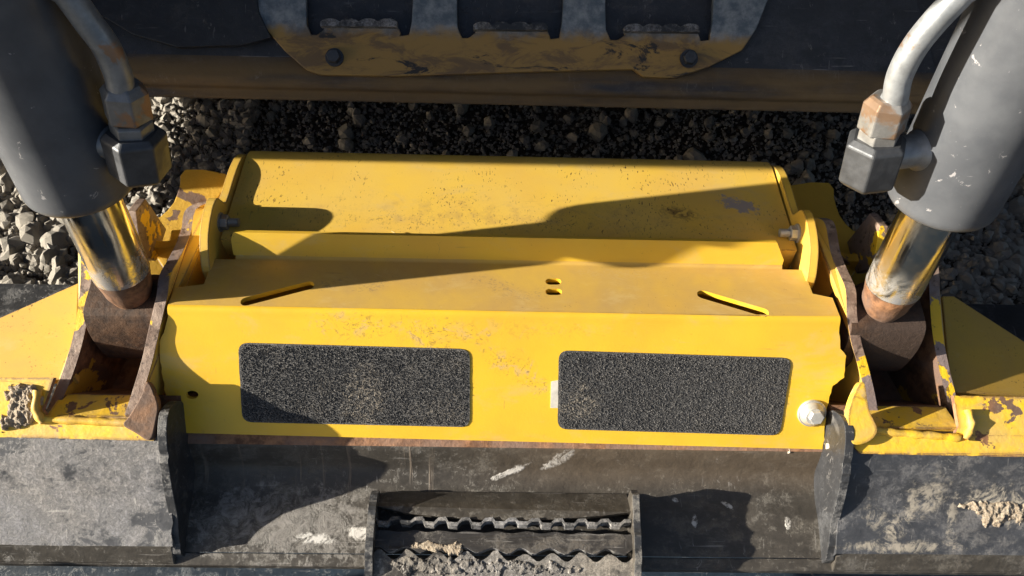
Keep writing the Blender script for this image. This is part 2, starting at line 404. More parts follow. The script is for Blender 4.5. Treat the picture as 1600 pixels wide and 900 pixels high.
def smooth_loop(pts, k=4, closed=False):
    pts = [Vector(p) for p in pts]; n = len(pts); q = []
    for i in range(n if closed else n-1):
        a, b, c, d = (pts[(i-1) % n], pts[i], pts[(i+1) % n], pts[(i+2) % n]) if closed else (pts[max(i-1, 0)], pts[i], pts[i+1], pts[min(i+2, n-1)])
        for j in range(k):
            t = j/k; q.append(.5*((2*b)+(c-a)*t+(2*a-5*b+4*c-d)*t*t+(-a+3*b-3*c+d)*t**3))
    if not closed: q.append(pts[-1])
    return q
X1 = Vector((1, 0, 0))

# ================================================================== GROUND
gm = MB(); G = -.42
nx, ny = 90, 60
rows = []
for j in range(ny+1):
    y = -2.5+7*j/ny; r = []
    for i in range(nx+1):
        x = -3.5+7*i/nx; r.append(Vector((x, y, G+.02*mnoise.noise(Vector((x*3, y*3, 0)))+.008*mnoise.noise(Vector((x*14, y*14, 2))))))
    rows.append(r)
gm.strip(rows); rows = None
gm.add([(-60, -60, G-.04), (60, -60, G-.04), (60, 60, G-.04), (-60, 60, G-.04)], [(0, 1, 2, 3)])
ground = gm.build('ground', 'soil'); tag(ground, kind='structure')
# stone shapes
def stone_template(seed, sub=2):
    bm = bmesh.new(); bmesh.ops.create_icosphere(bm, subdivisions=sub, radius=1)
    r = random.Random(seed); pl = [(Vector((r.gauss(0, 1), r.gauss(0, 1), r.gauss(0, 1))).normalized(), r.uniform(.6, .92)) for _ in range(13)]
    for v in bm.verts:
        for n, d in pl:
            k = v.co.dot(n)
            if k > d: v.co -= n*(k-d)
        v.co += v.co*.06*mnoise.noise(v.co*3+Vector((seed, 0, 0)))
    vs = np.array([v.co[:] for v in bm.verts]); fs = [tuple(v.index for v in f.verts) for f in bm.faces]; bm.free()
    return vs, fs
TPL = [stone_template(i) for i in range(10)]; TPS = [stone_template(i+50, 1) for i in range(8)]
def rotm():
    q = rng.normal(size=4); q /= np.linalg.norm(q); a, b, c, d = q
    return np.array([[1-2*(c*c+d*d), 2*(b*c-a*d), 2*(b*d+a*c)], [2*(b*c+a*d), 1-2*(b*b+d*d), 2*(c*d-a*b)], [2*(b*d-a*c), 2*(c*d+a*b), 1-2*(b*b+c*c)]])
stone_me = []
for k, (vs, fs) in enumerate(TPL):
    me = bpy.data.meshes.new('stone'); me.from_pydata(vs.tolist(), [], fs); me.materials.append(M['stone']); stone_me.append(me)
def big_stone(x, y, r, z=None):
    o = bpy.data.objects.new('stone', random.choice(stone_me)); C.objects.link(o); o.parent = ground
    o.location = (x, y, G+r*.35 if z is None else z); o.rotation_euler = (random.uniform(0, 6), random.uniform(0, 6), random.uniform(0, 6))
    o.scale = (r*random.uniform(.9, 1.35), r*random.uniform(.75, 1.1), r*random.uniform(.6, .95))
nb = 0
for _ in range(6000):
    if nb >= 285: break
    px, py = random.uniform(-60, 1660), random.uniform(150, 500)
    if 130 < px < 270 and py > 160 or 420 < px < 1210 and py > 262 or 1210 <= px < 1480 and py > 300 or 270 <= px <= 420 and py > 290: continue
    p = atZ(px, py, G+.01); side = px < 150 or px > 1470
    if 330 < px < 1480 and random.random() < .8: continue
    big_stone(p.x, p.y, random.uniform(.009, .026) if side else random.uniform(.009, .024)); nb += 1
vv, ff = [], []; off = 0
for _ in range(30000):
    x = rng.uniform(-1.25, 1.25); y = rng.uniform(.1, 1.0); r = .0025+.014*rng.random()**2.6
    if -.5 < x < .72 and (rng.random() < .75 or r > .009 and rng.random() < .6): continue
    vs, fs = TPS[rng.integers(8)]
    p = (vs*(r*np.array([1.2, .95, .8])))@rotm().T+np.array([x, y, G+.005*rng.random()+.02*mnoise.noise(Vector((x*3, y*3, 0)))+r*.3])
    vv.append(p); ff += [tuple(i+off for i in f) for f in fs]; off += len(vs)
oc = np.array([[1, 0, 0], [-1, 0, 0], [0, 1, 0], [0, -1, 0], [0, 0, 1], [0, 0, -1.]]); of = [(0, 2, 4), (2, 1, 4), (1, 3, 4), (3, 0, 4), (2, 0, 5), (1, 2, 5), (3, 1, 5), (0, 3, 5)]
for _ in range(45000):
    x = rng.uniform(-1.25, 1.25); y = rng.uniform(.1, 1.0); r = .0018+.004*rng.random()**1.5
    p = (oc*(r*rng.uniform(.6, 1.3, (6, 1))))@rotm().T+np.array([x, y, G+.003*rng.random()+.02*mnoise.noise(Vector((x*3, y*3, 0)))+r*.4])
    vv.append(p); ff += [tuple(i+off for i in f) for f in of]; off += 6
me = bpy.data.meshes.new('gravel'); me.from_pydata(np.concatenate(vv).tolist(), [], ff); me.materials.append(M['stone'])
gr = bpy.data.objects.new('gravel', me); C.objects.link(gr)
tag(gr, 'small crushed grey gravel covering the ground behind the yellow attachment plate', 'gravel', kind='stuff')

# ================================================================== YELLOW ATTACHMENT PLATE (coupler)
cp = thing('attachment_plate', (0, 0, G), 'yellow steel tool attachment plate with two black grip pads, held between both hydraulic cylinders', 'attachment plate')
T = .006
# section through the cover sheet (Y, Z)
dA, dB = Vector((0, -.030, -.0003)), Vector((0, .043, -.0143))       # deck
fA, fB = Vector((0, -.0405, -.0083)), Vector((0, -.130, -.123))       # front face
dn = Vector((0, .0147, .079)).normalized(); fn = Vector((0, -.788, .616))
def sheet_inner(P): return P
cs = MB()
deckp = lambda x, y: atP(x, y, dA, dn)
frontp = lambda x, y: atP(x, y, fA, Vector((0, -(fA.z-fB.z), fA.y-fB.y)).normalized())
xl, xr = -.373, .364
def slot(a, b, wd, fp, k=6):
    a, b = fp(*a), fp(*b); d = (b-a).normalized(); q = dn.cross(d).normalized(); r = wd/2; out = []
    for c, s in ((b, 1), (a, -1)):
        for i in range(k+1):
            t = math.pi*i/k-math.pi/2; out.append(c+d*(s*math.cos(t)*r)+q*(s*math.sin(t)*r))
    return out
holes = [slot((385, 471), (482, 446), .013, deckp), slot((1098, 460), (1192, 488), .013, deckp), slot((859, 440), (870, 440), .010, deckp), slot((859, 456), (871, 456), .010, deckp)]
cs.prism([(xl, dA.y, dA.z), (xr, dA.y, dA.z), (xr, -.002, dA.z+(-.002-dA.y)*(dB.z-dA.z)/(dB.y-dA.y)), (.343, .004, dA.z+(.004-dA.y)*(dB.z-dA.z)/(dB.y-dA.y)), (.343, dB.y, dB.z), (-.343, dB.y, dB.z), (-.343, .002, dA.z+(.002-dA.y)*(dB.z-dA.z)/(dB.y-dA.y)), (xl, -.004, dA.z+(-.004-dA.y)*(dB.z-dA.z)/(dB.y-dA.y))], -dn*T, holes, 0, 1, skip=(0, 4))
# front face, outline follows the torn and notched ends
fpn = Vector((0, -(fA.z-fB.z), fA.y-fB.y)).normalized()
if fpn.z < 0: fpn = -fpn
def fpx(X, s): p = fA.lerp(fB, s); return Vector((X, p.y, p.z))
def invs(v): return (v.y-fA.y)/(fB.y-fA.y)
Rr = [frontp(1311, 520), frontp(1313, 545), frontp(1322, 556), frontp(1319, 590), frontp(1301, 603), frontp(1291, 640), frontp(1290, 660), frontp(1285, 702)]
Ll = [frontp(268, 676), frontp(262, 640), frontp(250, 560), frontp(249, 535), frontp(256, 520)]
sA = 0
outer = [Vector((xl, fA.y, fA.z)), Vector((xr, fA.y, fA.z))]+Rr+Ll
outer = outer[:2]+rough_up(outer[2:], .0016, .004, 3, False, 'x')
hole = [frontp(300+10*math.cos(t), 617+6.5*math.sin(t)) for t in np.linspace(0, 2*math.pi, 14, endpoint=False)]
cs.prism(outer, -fpn*T, [hole], 1, skip=(0,))
# bend between deck and front face, and bend up into the lip
def arc(P0, t0, P1, t1, n=10):
    """smooth curve from P0 (tangent t0) to P1 (tangent t1)"""
    L = (P1-P0).length*.42; a, b = P0+t0*L, P1-t1*L; o = []
    for i in range(n+1):
        t = i/n; o.append(P0*(1-t)**3+a*3*t*(1-t)**2+b*3*t*t*(1-t)+P1*t**3)
    return o
td = (dA-dB).normalized(); tf = (fB-fA).normalized()
ar = arc(dA, td, fA, tf, 12)
NXS = 60
xs = [xl+(xr-xl)*i/NXS for i in range(NXS+1)]
cs.strip([[Vector((x, p.y, p.z)) for x in xs] for p in ar], 1)
ai = arc(dA-dn*T, td, fA-fpn*T, tf, 6)
cs.strip([[Vector((x, p.y, p.z)) for x in (xl, xr)] for p in ai], 1)
lF, lT = Vector((0, .0475, -.0118)), Vector((0, .060, .0146)); tl = (lT-lF).normalized()
al = arc(dB, -td, lF, tl, 6)
cs.strip([[Vector((x, p.y, p.z)) for x in (-.318, .318)] for p in al], 0)
ln = Vector((0, -tl.z, tl.y))
lipx0, lipx1 = atY(362, 370, .06).x, atY(1212, 384, .06).x
cs.prism([(lipx0-.0, lF.y, lF.z), (.318, lF.y, lF.z), (lipx1+.012, lF.y+.003, lF.z+.006), (lipx1, lT.y, lT.z), (lipx0+.004, lT.y, lT.z), (lipx0, lT.y-.004, lT.z-.008)], -ln*T, mi=2, skip=(0,))
M['lip'] = yellow('yellow_lip_paint', .18, (.5, .36, .14), .4, 0)
b = MB(); b.prism([(-.34, -.02, -.034), (.34, -.02, -.034), (.34, .05, -.046), (-.34, .05, -.046)], (0, 0, -.004)); b.build('inner_plate', 'front', cp)
sheet = cs.build('cover_sheet', ['deck', 'front', 'lip'], cp)
# notch hooks at both lip ends
# rear panel
pn = MB(); pA, pB = Vector((0, .0665, -.0075)), Vector((0, .205, -.019)); tp = (pB-pA).normalized(); pnn = Vector((0, -tp.z, tp.y))
rr = .045; cen = pB-pnn*rr; curve = [pA]+[pA.lerp(pB, k/8) for k in range(1, 9)]
for i in range(1, 11):
    a = R_(9.*i); curve.append(cen+pnn*(rr*math.cos(a))+tp*(rr*math.sin(a)))
curve.append(curve[-1]+Vector((0, .002, -.06)))
px0, px1 = -.338, .338
pxs = [px0+(px1-px0)*i/30 for i in range(31)]
pn.strip([[Vector((x, p.y, p.z)) for x in pxs] for p in curve], 0)
pn.strip([[Vector((x, p.y, p.z)) for x in (px0, px1)] for p in (pA+Vector((0, -.001, -.05)), pA)], 0)
panel = pn.build('rear_panel', 'panel', cp)
# side plates beside the panel, each carries a bolt
for sgn in (-1, 1):
    prof = [(.022, -.045), (.023, -.012), (.034, .006), (.052, .021), (.080, .028), (.102, .024), (.112, .008), (.118, -.002), (.135, -.005), (.165, -.007), (.19, -.011), (.210, -.018), (.224, -.030), (.236, -.055), (.24, -.1), (.026, -.1)]
    q = [Vector((sgn*.341, y, z)) for y, z in prof]
    q = smooth_loop(q[:14], 3)+q[14:]
    b = MB(); b.prism(q, (sgn*.010, 0, 0), (), 0, 0)
    sp = b.build('side_plate', 'yel', cp, .0015)
    bb = MB(); y0, z0 = .088, -.002
    bb.lathe((sgn*.341, y0, z0), (-sgn, 0, 0), [(-.0005, .0115), (.0015, .0115)], 24, 0, False)
    bb.lathe((sgn*.341, y0, z0), (-sgn, 0, 0), [(.0016, .0092), (.0088, .0092), (.0095, .008)], 6, 0, False)
    prof2 = []
    for i in range(9): prof2 += [(.0095+i*.0014, .0046), (.0102+i*.0014, .0052)]
    bb.lathe((sgn*.341, y0, z0), (-sgn, 0, 0), prof2, 18, 0, False)
    bo = bb.build('side_bolt', 'boltz' if sgn > 0 else 'zinc', cp)
# inner and outer cheeks
def cheek(pts, thick, name='cheek_plate', bottom=-.2, mats=('deepyel', 'edge'), seed=0, zfix=None):
    """pts: (px,py,Y) along the top edge"""
    P = [atY(*p) for p in pts]
    P = smooth_loop(P, 4)
    P = rough_up(P, .0009, .006, seed, False)
    P2 = P+[Vector((P[-1].x, P[-1].y, bottom)), Vector((P[0].x, P[0].y, bottom))]
    b = MB(); n = len(P2); offs = Vector((thick, 0, 0))
    xs_ = [p.x for p in P2]
    # plates are flat in X apart from a slight flare: tessellate in YZ
    fl = [Vector((0, p.y, p.z)) for p in P2]
    tri = tessellate_polygon([fl])
    vs = P2+[p+offs for p in P2]
    mi_in, mi_out = 0, 2 if len(mats) > 2 else 0
    fs = [tuple(t) for t in tri]+[tuple(i+n for i in t[::-1]) for t in tri]
    mm = [0]*len(tri)+[mi_out]*len(tri)
    for i in range(n): j = (i+1) % n; fs.append((i, j, j+n, i+n)); mm.append(1)
    b.add(vs, fs, mm)
    return b.build(name, mats, cp, .0018)
IL = [(345, 314, .118), (322, 318, .110), (304, 331, .1), (298, 365, .07), (282, 400, .035), (266, 430, .004), (262, 460, -.02), (253, 500, -.045), (245, 535, -.062), (238, 565, -.078), (226, 605, -.103), (212, 648, -.132)]
IR = [(1264, 341, .115), (1279, 341, .110), (1290, 352, .098), (1298, 395, .06), (1310, 425, .03), (1321, 452, -.0), (1323, 492, -.028), (1330, 535, -.05), (1340, 570, -.066), (1350, 610, -.088), (1358, 655, -.114)]
OL = [(122, 352, .052), (125, 375, .035), (126, 430, .008), (122, 480, -.018), (113, 530, -.047), (98, 580, -.08), (80, 625, -.108), (66, 655, -.128)]
OR = [(1462, 395, .05), (1467, 420, .035), (1469, 470, .004), (1473, 520, -.025), (1482, 570, -.055), (1494, 620, -.088), (1507, 682, -.124)]
def flat_shift(l, dx): return [(a+dx, b, c) for a, b, c in l]
cheek(IL, -.012, seed=1, mats=('yel', 'edge', 'rustin'))
cheek(IR, .012, seed=2, mats=('yel', 'edge', 'rustin'))
cheek(OL, .012, seed=3, mats=('yel', 'edge', 'rustin'))
cheek(OR, -.012, seed=4, mats=('yel', 'edge', 'rustin'))
# flanges below the cheeks and the wings outside them
fl0, fl1 = (-.150, -.074), (-.088, -.045)
fnn = Vector((0, -(fl1[1]-fl0[1]), fl1[0]-fl0[0])).normalized()
if fnn.z < 0: fnn = -fnn
def flp(x, y): return atP(x, y, (0, fl0[0], fl0[1]), fnn)
for side, pts in (('L', [(-90, 681), (240, 689), (246, 640), (238, 625), (214, 640), (205, 652), (75, 652), (66, 640), (84, 590), (-90, 590)]), ('R', [(1345, 709), (1690, 716), (1690, 622), (1490, 618), (1498, 665), (1492, 680), (1372, 672), (1360, 655), (1334, 625), (1322, 640), (1326, 690)])):
    P = [flp(*p) for p in pts]
    b = MB(); b.prism(rough_up(P, .0008, .006, 5, True), -fnn*.006, (), 0, 1)
    b.build('mounting_flange', ['flange', 'ruststrip'], cp, .002)
for side, pts in (('L', [(-90, 594), (118, 592), (124, 441), (0, 496), (-90, 536)]), ('R', [(1485, 612), (1690, 624), (1690, 590), (1600, 533), (1490, 462), (1472, 462)])):
    q0 = (flp(118, 592) if side == 'L' else flp(1485, 612))-Vector((0, 0, .022)); tn = Vector(((-.06 if side == 'L' else .2), 0, 1)).normalized()
    P = [atP(*p, q0, tn) for p in pts]
    b = MB(); b.prism(P, (0, 0, -.012), (), 0, 0)
    b.build('wing_plate', 'wing', cp, .0015)
# pocket floors, weld fillets and rear saddles
for sgn in (-1, 1):
    b = MB(); xa, xb = sgn*.368, sgn*.50
    S = flp(140, 651)-fnn*.0015
    xs_ = sgn*.397
    b.prism([(xs_, S.y, S.z), (xb, S.y, S.z), (xb, S.y+.034, S.z-.014), (xs_, S.y+.034, S.z-.014)], (0, -.0, -.008))
    b.build('pocket_lip', 'flange', cp, .001)
    b = MB(); b.prism([(xa, S.y+.034, S.z-.014), (xb, S.y+.034, S.z-.014), (xb, -.05, -.160), (xa, -.05, -.160)], (0, -.008, -.008))
    b.prism([(xa, -.052, -.160), (xb, -.052, -.160), (xb, .09, -.165), (xa, .09, -.165)], (0, 0, -.01))
    b.build('pocket_floor', 'rust', cp)
    # rear saddle plate with a concave top edge
    top = []
    for i in range(13):
        t = i/12; x = sgn*(.372+.118*t); z = -.005-.05*math.sin(math.pi*min(1, t*1.05))**.8; top.append(Vector((x, .088, z)))
    top += [Vector((sgn*.49, .088, -.16)), Vector((sgn*.372, .088, -.16))]
    b = MB(); b.prism(top, (0, .012, 0)); b.build('saddle_plate', ['deepyel'], cp, .0015)
    gp_ = [atZ(*p, -.075) for p in [(290, 268), (354, 274), (350, 300), (335, 316), (305, 335), (285, 400), (268, 428), (240, 395), (222, 352), (250, 340), (272, 318), (282, 290)]]
    b = MB(); b.prism(smooth_loop([Vector((-p.x*sgn, p.y, p.z+.03*(p.y-.1))) if sgn > 0 else Vector((p.x, p.y, p.z+.03*(p.y-.1))) for p in gp_], 2, True), (0, 0, -.012), (), 0, 1); b.build('rear_gusset', ['rustyel', 'edge'], cp, .0015)
    b = MB(); b.prism([(sgn*.435, .06, -.03), (sgn*.435, .09, .012), (sgn*.435, .12, .0), (sgn*.435, .13, -.07), (sgn*.435, .08, -.07)], (sgn*.010, 0, 0), (), 0, 0); b.build('lug', 'edge', cp, .001)
def bead(name, pts, r, mat, parent, seed=0):
    pts = smooth_loop(pts, 5); b = MB(); rows = []; seg = 10
    for i, p in enumerate(pts):
        tg = (pts[min(i+1, len(pts)-1)]-pts[max(i-1, 0)]).normalized(); e = tg.orthogonal().normalized(); e2 = tg.cross(e)
        row = []
        for k in range(seg+1):
            a = 2*math.pi*(k % seg)/seg; q = p+(e*math.cos(a)+e2*math.sin(a))*r
            row.append(q+(q-p)*(.3*mnoise.noise(q*160+Vector((seed, 0, 0)))+.12*math.sin(i*1.9)))
        rows.append(row)
    b.strip(rows, 0, True); return b.build(name, mat, parent, merge=True)
for pts in ([(62, 655), (120, 657), (180, 660), (232, 660)], [(1352, 668), (1400, 676), (1450, 680), (1500, 684)]):
    bead('weld_bead', [flp(*p)+fnn*-.001 for p in pts], .0045, 'flange', cp, pts[0][0])
for pts, h, mt, sd in (([(222, 622), (234, 596), (250, 630), (247, 660), (238, 688), (214, 676), (196, 664), (205, 650)], .006, 'rustin', 1), ([(1322, 640), (1336, 604), (1346, 600), (1353, 640), (1366, 672), (1352, 690), (1330, 694), (1322, 676)], .008, 'flange', 2)):
    b = MB(); b.prism(rough_up(smooth_loop([flp(*p)+fnn*h for p in pts], 4, True), .002, .004, sd, True), -fnn*(h+.004)); b.build('foot_weld', mt, cp, .005)
bead('weld_bead', [flp(62, 610)+fnn*.004, flp(60, 640)+fnn*.004, flp(68, 660)+fnn*.001], .0045, 'flange', cp, 9)
bead('weld_bead', [flp(1510, 640)+fnn*.004, flp(1514, 665)+fnn*.004, flp(1508, 686)+fnn*.001], .0045, 'flange', cp, 8)
# rusty edge strip of the back plate under the front face
b = MB(); b.prism([(-.372, -.124, -.1235), (.37, -.124, -.1235), (.37, -.1345, -.1295), (-.372, -.1345, -.1295)], (0, .004, -.012)); b.build('back_plate_edge', 'ruststrip', cp)
# grip pads
def pad(corners, r=.012):
    P = [frontp(*c) for c in corners]; out = []; n = 4
    for i in range(4):
        a, p, c = P[i-1], P[i], P[(i+1) % 4]; u, v = (a-p).normalized(), (c-p).normalized()
        s, e = p+u*r, p+v*r
        for k in range(7): t = k/6; out.append(s*(1-t)**2+p*2*t*(1-t)+e*t*t)
    return out
GX = []
for cor in ([(372, 535), (734, 545), (734, 667), (379, 659)], [(873, 547), (1237, 559), (1218, 680), (871, 670)]):
    o = pad(cor); o = rough_up(o, .0005, .002, 1, True, 'x')
    b = MB(); b.prism([p+fpn*.0010 for p in o], -fpn*.0008); g = b.build('grip_pad', 'grip', cp)
    # mineral grit standing on the pad
    e1, e2 = (o[0]-o[0]), None
    c00, c10, c11, c01 = [frontp(*c)+fpn*.0010 for c in cor]
    vs, fs = [], []; k = 0; rr_ = random.Random(5)
    for _ in range(15000):
        u, v = rr_.uniform(.008, .992), rr_.uniform(.02, .98)
        if min(u, 1-u)*.25 < .006 and min(v, 1-v)*.09 < .006: continue
        p = (c00.lerp(c10, u)).lerp(c01.lerp(c11, u), v); s = rr_.uniform(.0004, .0010)*(1.4 if rr_.random() < .08 else 1)
        a = rr_.uniform(0, 6.28)
        for t in (0, 2.1, 4.2): vs.append(p+Vector((math.cos(a+t), math.sin(a+t)*.6, math.sin(a+t)*.75))*s)
        vs.append(p+fpn*s*1.2+Vector((rr_.uniform(-.3, .3)*s, 0, 0))); fs += [(k, k+1, k+3), (k+1, k+2, k+3), (k+2, k, k+3)]; k += 4
    bb = MB(); bb.add(vs, fs); go = bb.build('grit', 'grip', g); tag(go, kind='stuff')
b = MB(); b.prism([frontp(861, 596)+fpn*.0008, frontp(872, 594)+fpn*.0008, frontp(872, 637)+fpn*.0008, frontp(860, 637)+fpn*.0008], -fpn*.0006); b.build('paper_label', 'white', cp)
# washer-head bolt on the front face
b = MB(); c0 = frontp(1268, 645)
b.lathe(c0, fpn, [(0, .0165), (.002, .0165), (.0028, .0155)], 36, 0, True)
b.lathe(c0, fpn, [(.0028, .0145), (.005, .0138), (.009, .0105), (.0105, .0098)], 36, 0, True)
b.build('flange_bolt', 'boltz', cp)
b = MB(); b.lathe(c0+fpn*.0105+Vector((.001, 0, 0)), fpn, [(0, .0085), (.0038, .0085), (.0045, .0075)], 6, 0, False, phase=.3); b.build('bolt_head', 'boltz', bpy.data.objects['flange_bolt'])

# ================================================================== HYDRAULIC CYLINDERS
def cyl_mesh(sgn, nm, label):
    ax = Vector((0, .15, 1)).normalized(); B = Vector((sgn*.421, -.005, .025))
    if sgn > 0: B = Vector((.417, -.009, .030))
    t = thing('hydraulic_cylinder', (B.x, B.y, -.09), label, 'hydraulic cylinder', 'tilt cylinders of the loader')
    if sgn < 0: fit = dict(block=(213, 232), nut=(197, 158), col=(205, 190), pipe=[(190, 140), (183, 112), (165, 72), (138, 35), (105, -10), (60, -60)], stub=(235, 232))
    else: fit = dict(block=(1364, 243), nut=(1383, 177), col=(1376, 206), pipe=[(1398, 155), (1406, 118), (1428, 75), (1462, 32), (1500, -8), (1545, -60)], stub=(1400, 240))
    def P(h): return B+ax*h
    hb = .118 if sgn < 0 else .122
    b = MB(); b.lathe(P(0), ax, [(0, .0292), (.002, .0297), (hb+.1, .0297)], 64); b.build('rod', 'chrome', t)
    # welded rod end: tapering block down to the pin boss
    b = MB()
    prof = [(-.004, .0285), (-.012, .027), (-.03, .02)]
    b.lathe(P(-.0005), ax, [(0, .0292), (-.004, .0285), (-.016, .0262), (-.024, .0255), (-.036, .021), (-.046, .017)], 36)
    b.build('rod_end', 'rust', t)
    c_ = P(-.04); yz = [(-.034, -.075), (-.036, -.035), (-.030, -.008), (-.018, .004), (.02, .006), (.034, -.006), (.04, -.04), (.036, -.075), (.02, -.098), (-.018, -.098)]
    q = smooth_loop([Vector((c_.x-.043+.004*sgn, c_.y+y_, c_.z+z_)) for y_, z_ in yz], 4, True); q = rough_up(q, .002, .006, 31, True)
    b = MB(); b.prism(q, (.084, 0, 0)); b.build('rod_eye', 'rustdark', t, .006)
    b = MB(); r = .0525
    b.lathe(P(hb), ax, [(.006, .031), (.0, .036), (.0, r-.008), (.0022, r-.003), (.006, r-.0006), (.011, r), (.30, r), (.31, r+.0), (.75, r)], 96)
    b.build('barrel', 'barrel', t)
    b = MB(); b.lathe(P(hb), ax, [(-.003, .0303), (-.003, .034), (.004, .0345)], 48, cap=False); b.build('wiper_seal', 'dark', t)
    YB = .012
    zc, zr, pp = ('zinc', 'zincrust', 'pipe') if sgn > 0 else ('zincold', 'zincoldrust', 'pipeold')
    e1 = Vector((-sgn*.6, -.8, 0)).normalized()
    bc = atY(*fit['block'], YB-.010); nc = atY(*fit['nut'], YB); cc = atY(*fit['col'], YB)
    fa = (nc-bc).normalized()
    b = MB(); b.lathe(bc, fa, [(-.030, .020), (-.024, .0272), (.014, .0282), (.019, .0225)], 6, 0, False, phase=.25, e1=e1)
    fb = b.build('elbow_block', 'fitting', t, .0015)
    b = MB(); b.lathe(bc+fa*.016, fa, [(0, .0185), (.012, .0185), (.014, .016)], 6, 0, False, phase=.1, e1=e1); b.build('hex_collar', zc, t, .0008)
    b = MB(); b.lathe(nc-fa*.0165, fa, [(0, .0185), (.001, .0205), (.026, .0205), (.031, .0165), (.033, .014)], 6, 0, False, phase=-.1, e1=e1); b.build('pipe_nut', zr, t, .0012)
    # the stub that joins block and barrel
    tgt = Vector((B.x, 0, bc.z)); tgt.y = B.y+ax.y/ax.z*(bc.z-B.z)
    d = (tgt-bc).normalized(); b = MB(); b.lathe(bc+d*.01, d, [(0, .0155), (.03, .0155), (.032, .019), (.05, .019)], 28, 0, True); b.build('port_stub', zc, t)
    b = MB(); b.tube([nc+fa*.010]+[atY(x, y, YB+.004*k) for k, (x, y) in enumerate(fit['pipe'])]+[atY(*fit['pipe'][-1], YB+.02)+Vector((sgn*.012, .03*j, .12*j)) for j in (1, 2, 3)], .0108 if sgn > 0 else .0115, 24); b.build('steel_pipe', pp, t)
    return t
cyl_mesh(-1, 'l', 'dark hydraulic cylinder on the left, its chromed rod pinned between rusty cheeks, mostly in shade')
cyl_mesh(1, 'r', 'sunlit grey hydraulic cylinder on the right with bright bent pipe and rust-stained nut')

# ================================================================== BUCKET (black rail in front)
bk = thing('loader_bucket', (0, -.3, G), 'black scraped steel bucket edge with serrated step, running along below the yellow plate', 'bucket')
def extr(prof, x0, x1, mats, name, smoothn=True, seg=40, parent=bk, jag0=0, jag1=0, wob=0.):
    P = smooth_loop([Vector((0, y, z)) for y, z in prof], 5); b = MB(); rows = []
    for k, p in enumerate(P):
        r = []
        for i in range(seg+1):
            x = x0+(x1-x0)*i/seg
            if i == 0: x += jag0*mnoise.noise(p*90)
            if i == seg: x += jag1*mnoise.noise(p*90+Vector((5, 5, 5)))
            r.append(Vector((x, p.y, p.z+wob*mnoise.noise(Vector((x*9, p.y*12, 1))))))
        rows.append(r)
    b.strip(rows, 0, True)
    # closed end caps (the section sinks to a common depth)
    for e in (0, -1):
        ring = [r[e] for r in rows]; ring2 = [Vector((p.x, p.y, -.26)) for p in ring]
        b.strip([ring, ring2], 0, False)
    return b.build(name, mats, parent)
seg_prof = [(-.120, -.076), (-.146, -.076), (-.154, -.080), (-.172, -.100), (-.194, -.132), (-.218, -.155), (-.239, -.172)]
mid_prof = [(-.118, -.129), (-.1325, -.1305), (-.1385, -.142), (-.1475, -.166), (-.170, -.1795), (-.192, -.183), (-.215, -.189), (-.237, -.197)]
extr(seg_prof, -1.3, -.372, 'blkL', 'rail_cover', jag1=.003, wob=.003, seg=80)
extr(seg_prof, .374, 1.3, 'blkR', 'rail_cover', wob=.0015, seg=80)
extr(mid_prof, -.38, .38, 'blkM', 'rail', wob=.0015, seg=80)
b = MB(); b.prism([(-1.3, -.237, -.1985), (1.3, -.237, -.1985), (1.3, -.2505, -.2025), (-1.3, -.2505, -.2025)], (0, 0, -.01)); b.prism([(-1.3, -.236, -.178), (-.375, -.236, -.178), (-.375, -.250, -.2), (-1.3, -.250, -.2)], (0, .002, -.01)); b.prism([(.377, -.236, -.178), (1.3, -.236, -.178), (1.3, -.250, -.2), (.377, -.250, -.2)], (0, .002, -.01)); b.build('rail_flange', 'blkM', bk, .0015)
# end tabs
for sgn in (-1, 1):
    prof = [(-.098, -.15), (-.098, -.115), (-.104, -.084), (-.115, -.068), (-.130, -.058), (-.145, -.062), (-.158, -.073), (-.178, -.096), (-.194, -.120), (-.203, -.136), (-.212, -.152), (-.228, -.168), (-.242, -.188), (-.242, -.215), (-.1, -.215)]
    q = [Vector((sgn*.366, y, z)) for y, z in prof]; q = rough_up(smooth_loop(q[:13], 3), .004, .004, 11+sgn, False)+q[13:]
    b = MB(); b.prism(q, (sgn*.010, 0, 0), (), 0, 1); b.build('end_tab', ['blk', 'tab'], bk, .0018)
# bucket back wall, floor and side wall
b = MB(); b.prism([(-1.3, -.2, -.215), (1.3, -.2, -.215), (1.3, -.16, G+.06), (-1.3, -.16, G+.06)], (0, .01, 0)); b.build('back_wall', 'floor', bk)
b = MB(); rows = []
for y, z in [(-.165, G+.07), (-.2, G+.03), (-.28, G+.012), (-1.2, G+.01)]: rows.append([Vector((x, y, z)) for x in (-1.3, 1.3)])
b.strip(rows, 0, True); b.build('bucket_floor', 'floor', bk)
b = MB(); b.prism([(-.86, -.30, G+.01), (-.86, -.30, -.09), (-.86, -.55, -.09), (-.86, -1.15, G+.06), (-.86, -1.15, G+.01)], (-.012, 0, 0)); b.build('side_wall', 'blk', bk)
for xa_, xb_, q_ in ((-1.3, -.495, (50, 442)), (.495, 1.3, (1560, 474))):
    b = MB(); yb_ = atZ(*q_, -.2).y; b.prism([(xa_, -.12, -.2), (xb_, -.12, -.2), (xb_, yb_, -.2), (xa_, yb_, -.2)], (0, 0, -.08))
    b.build('rear_brace', 'blk', bk, .006)
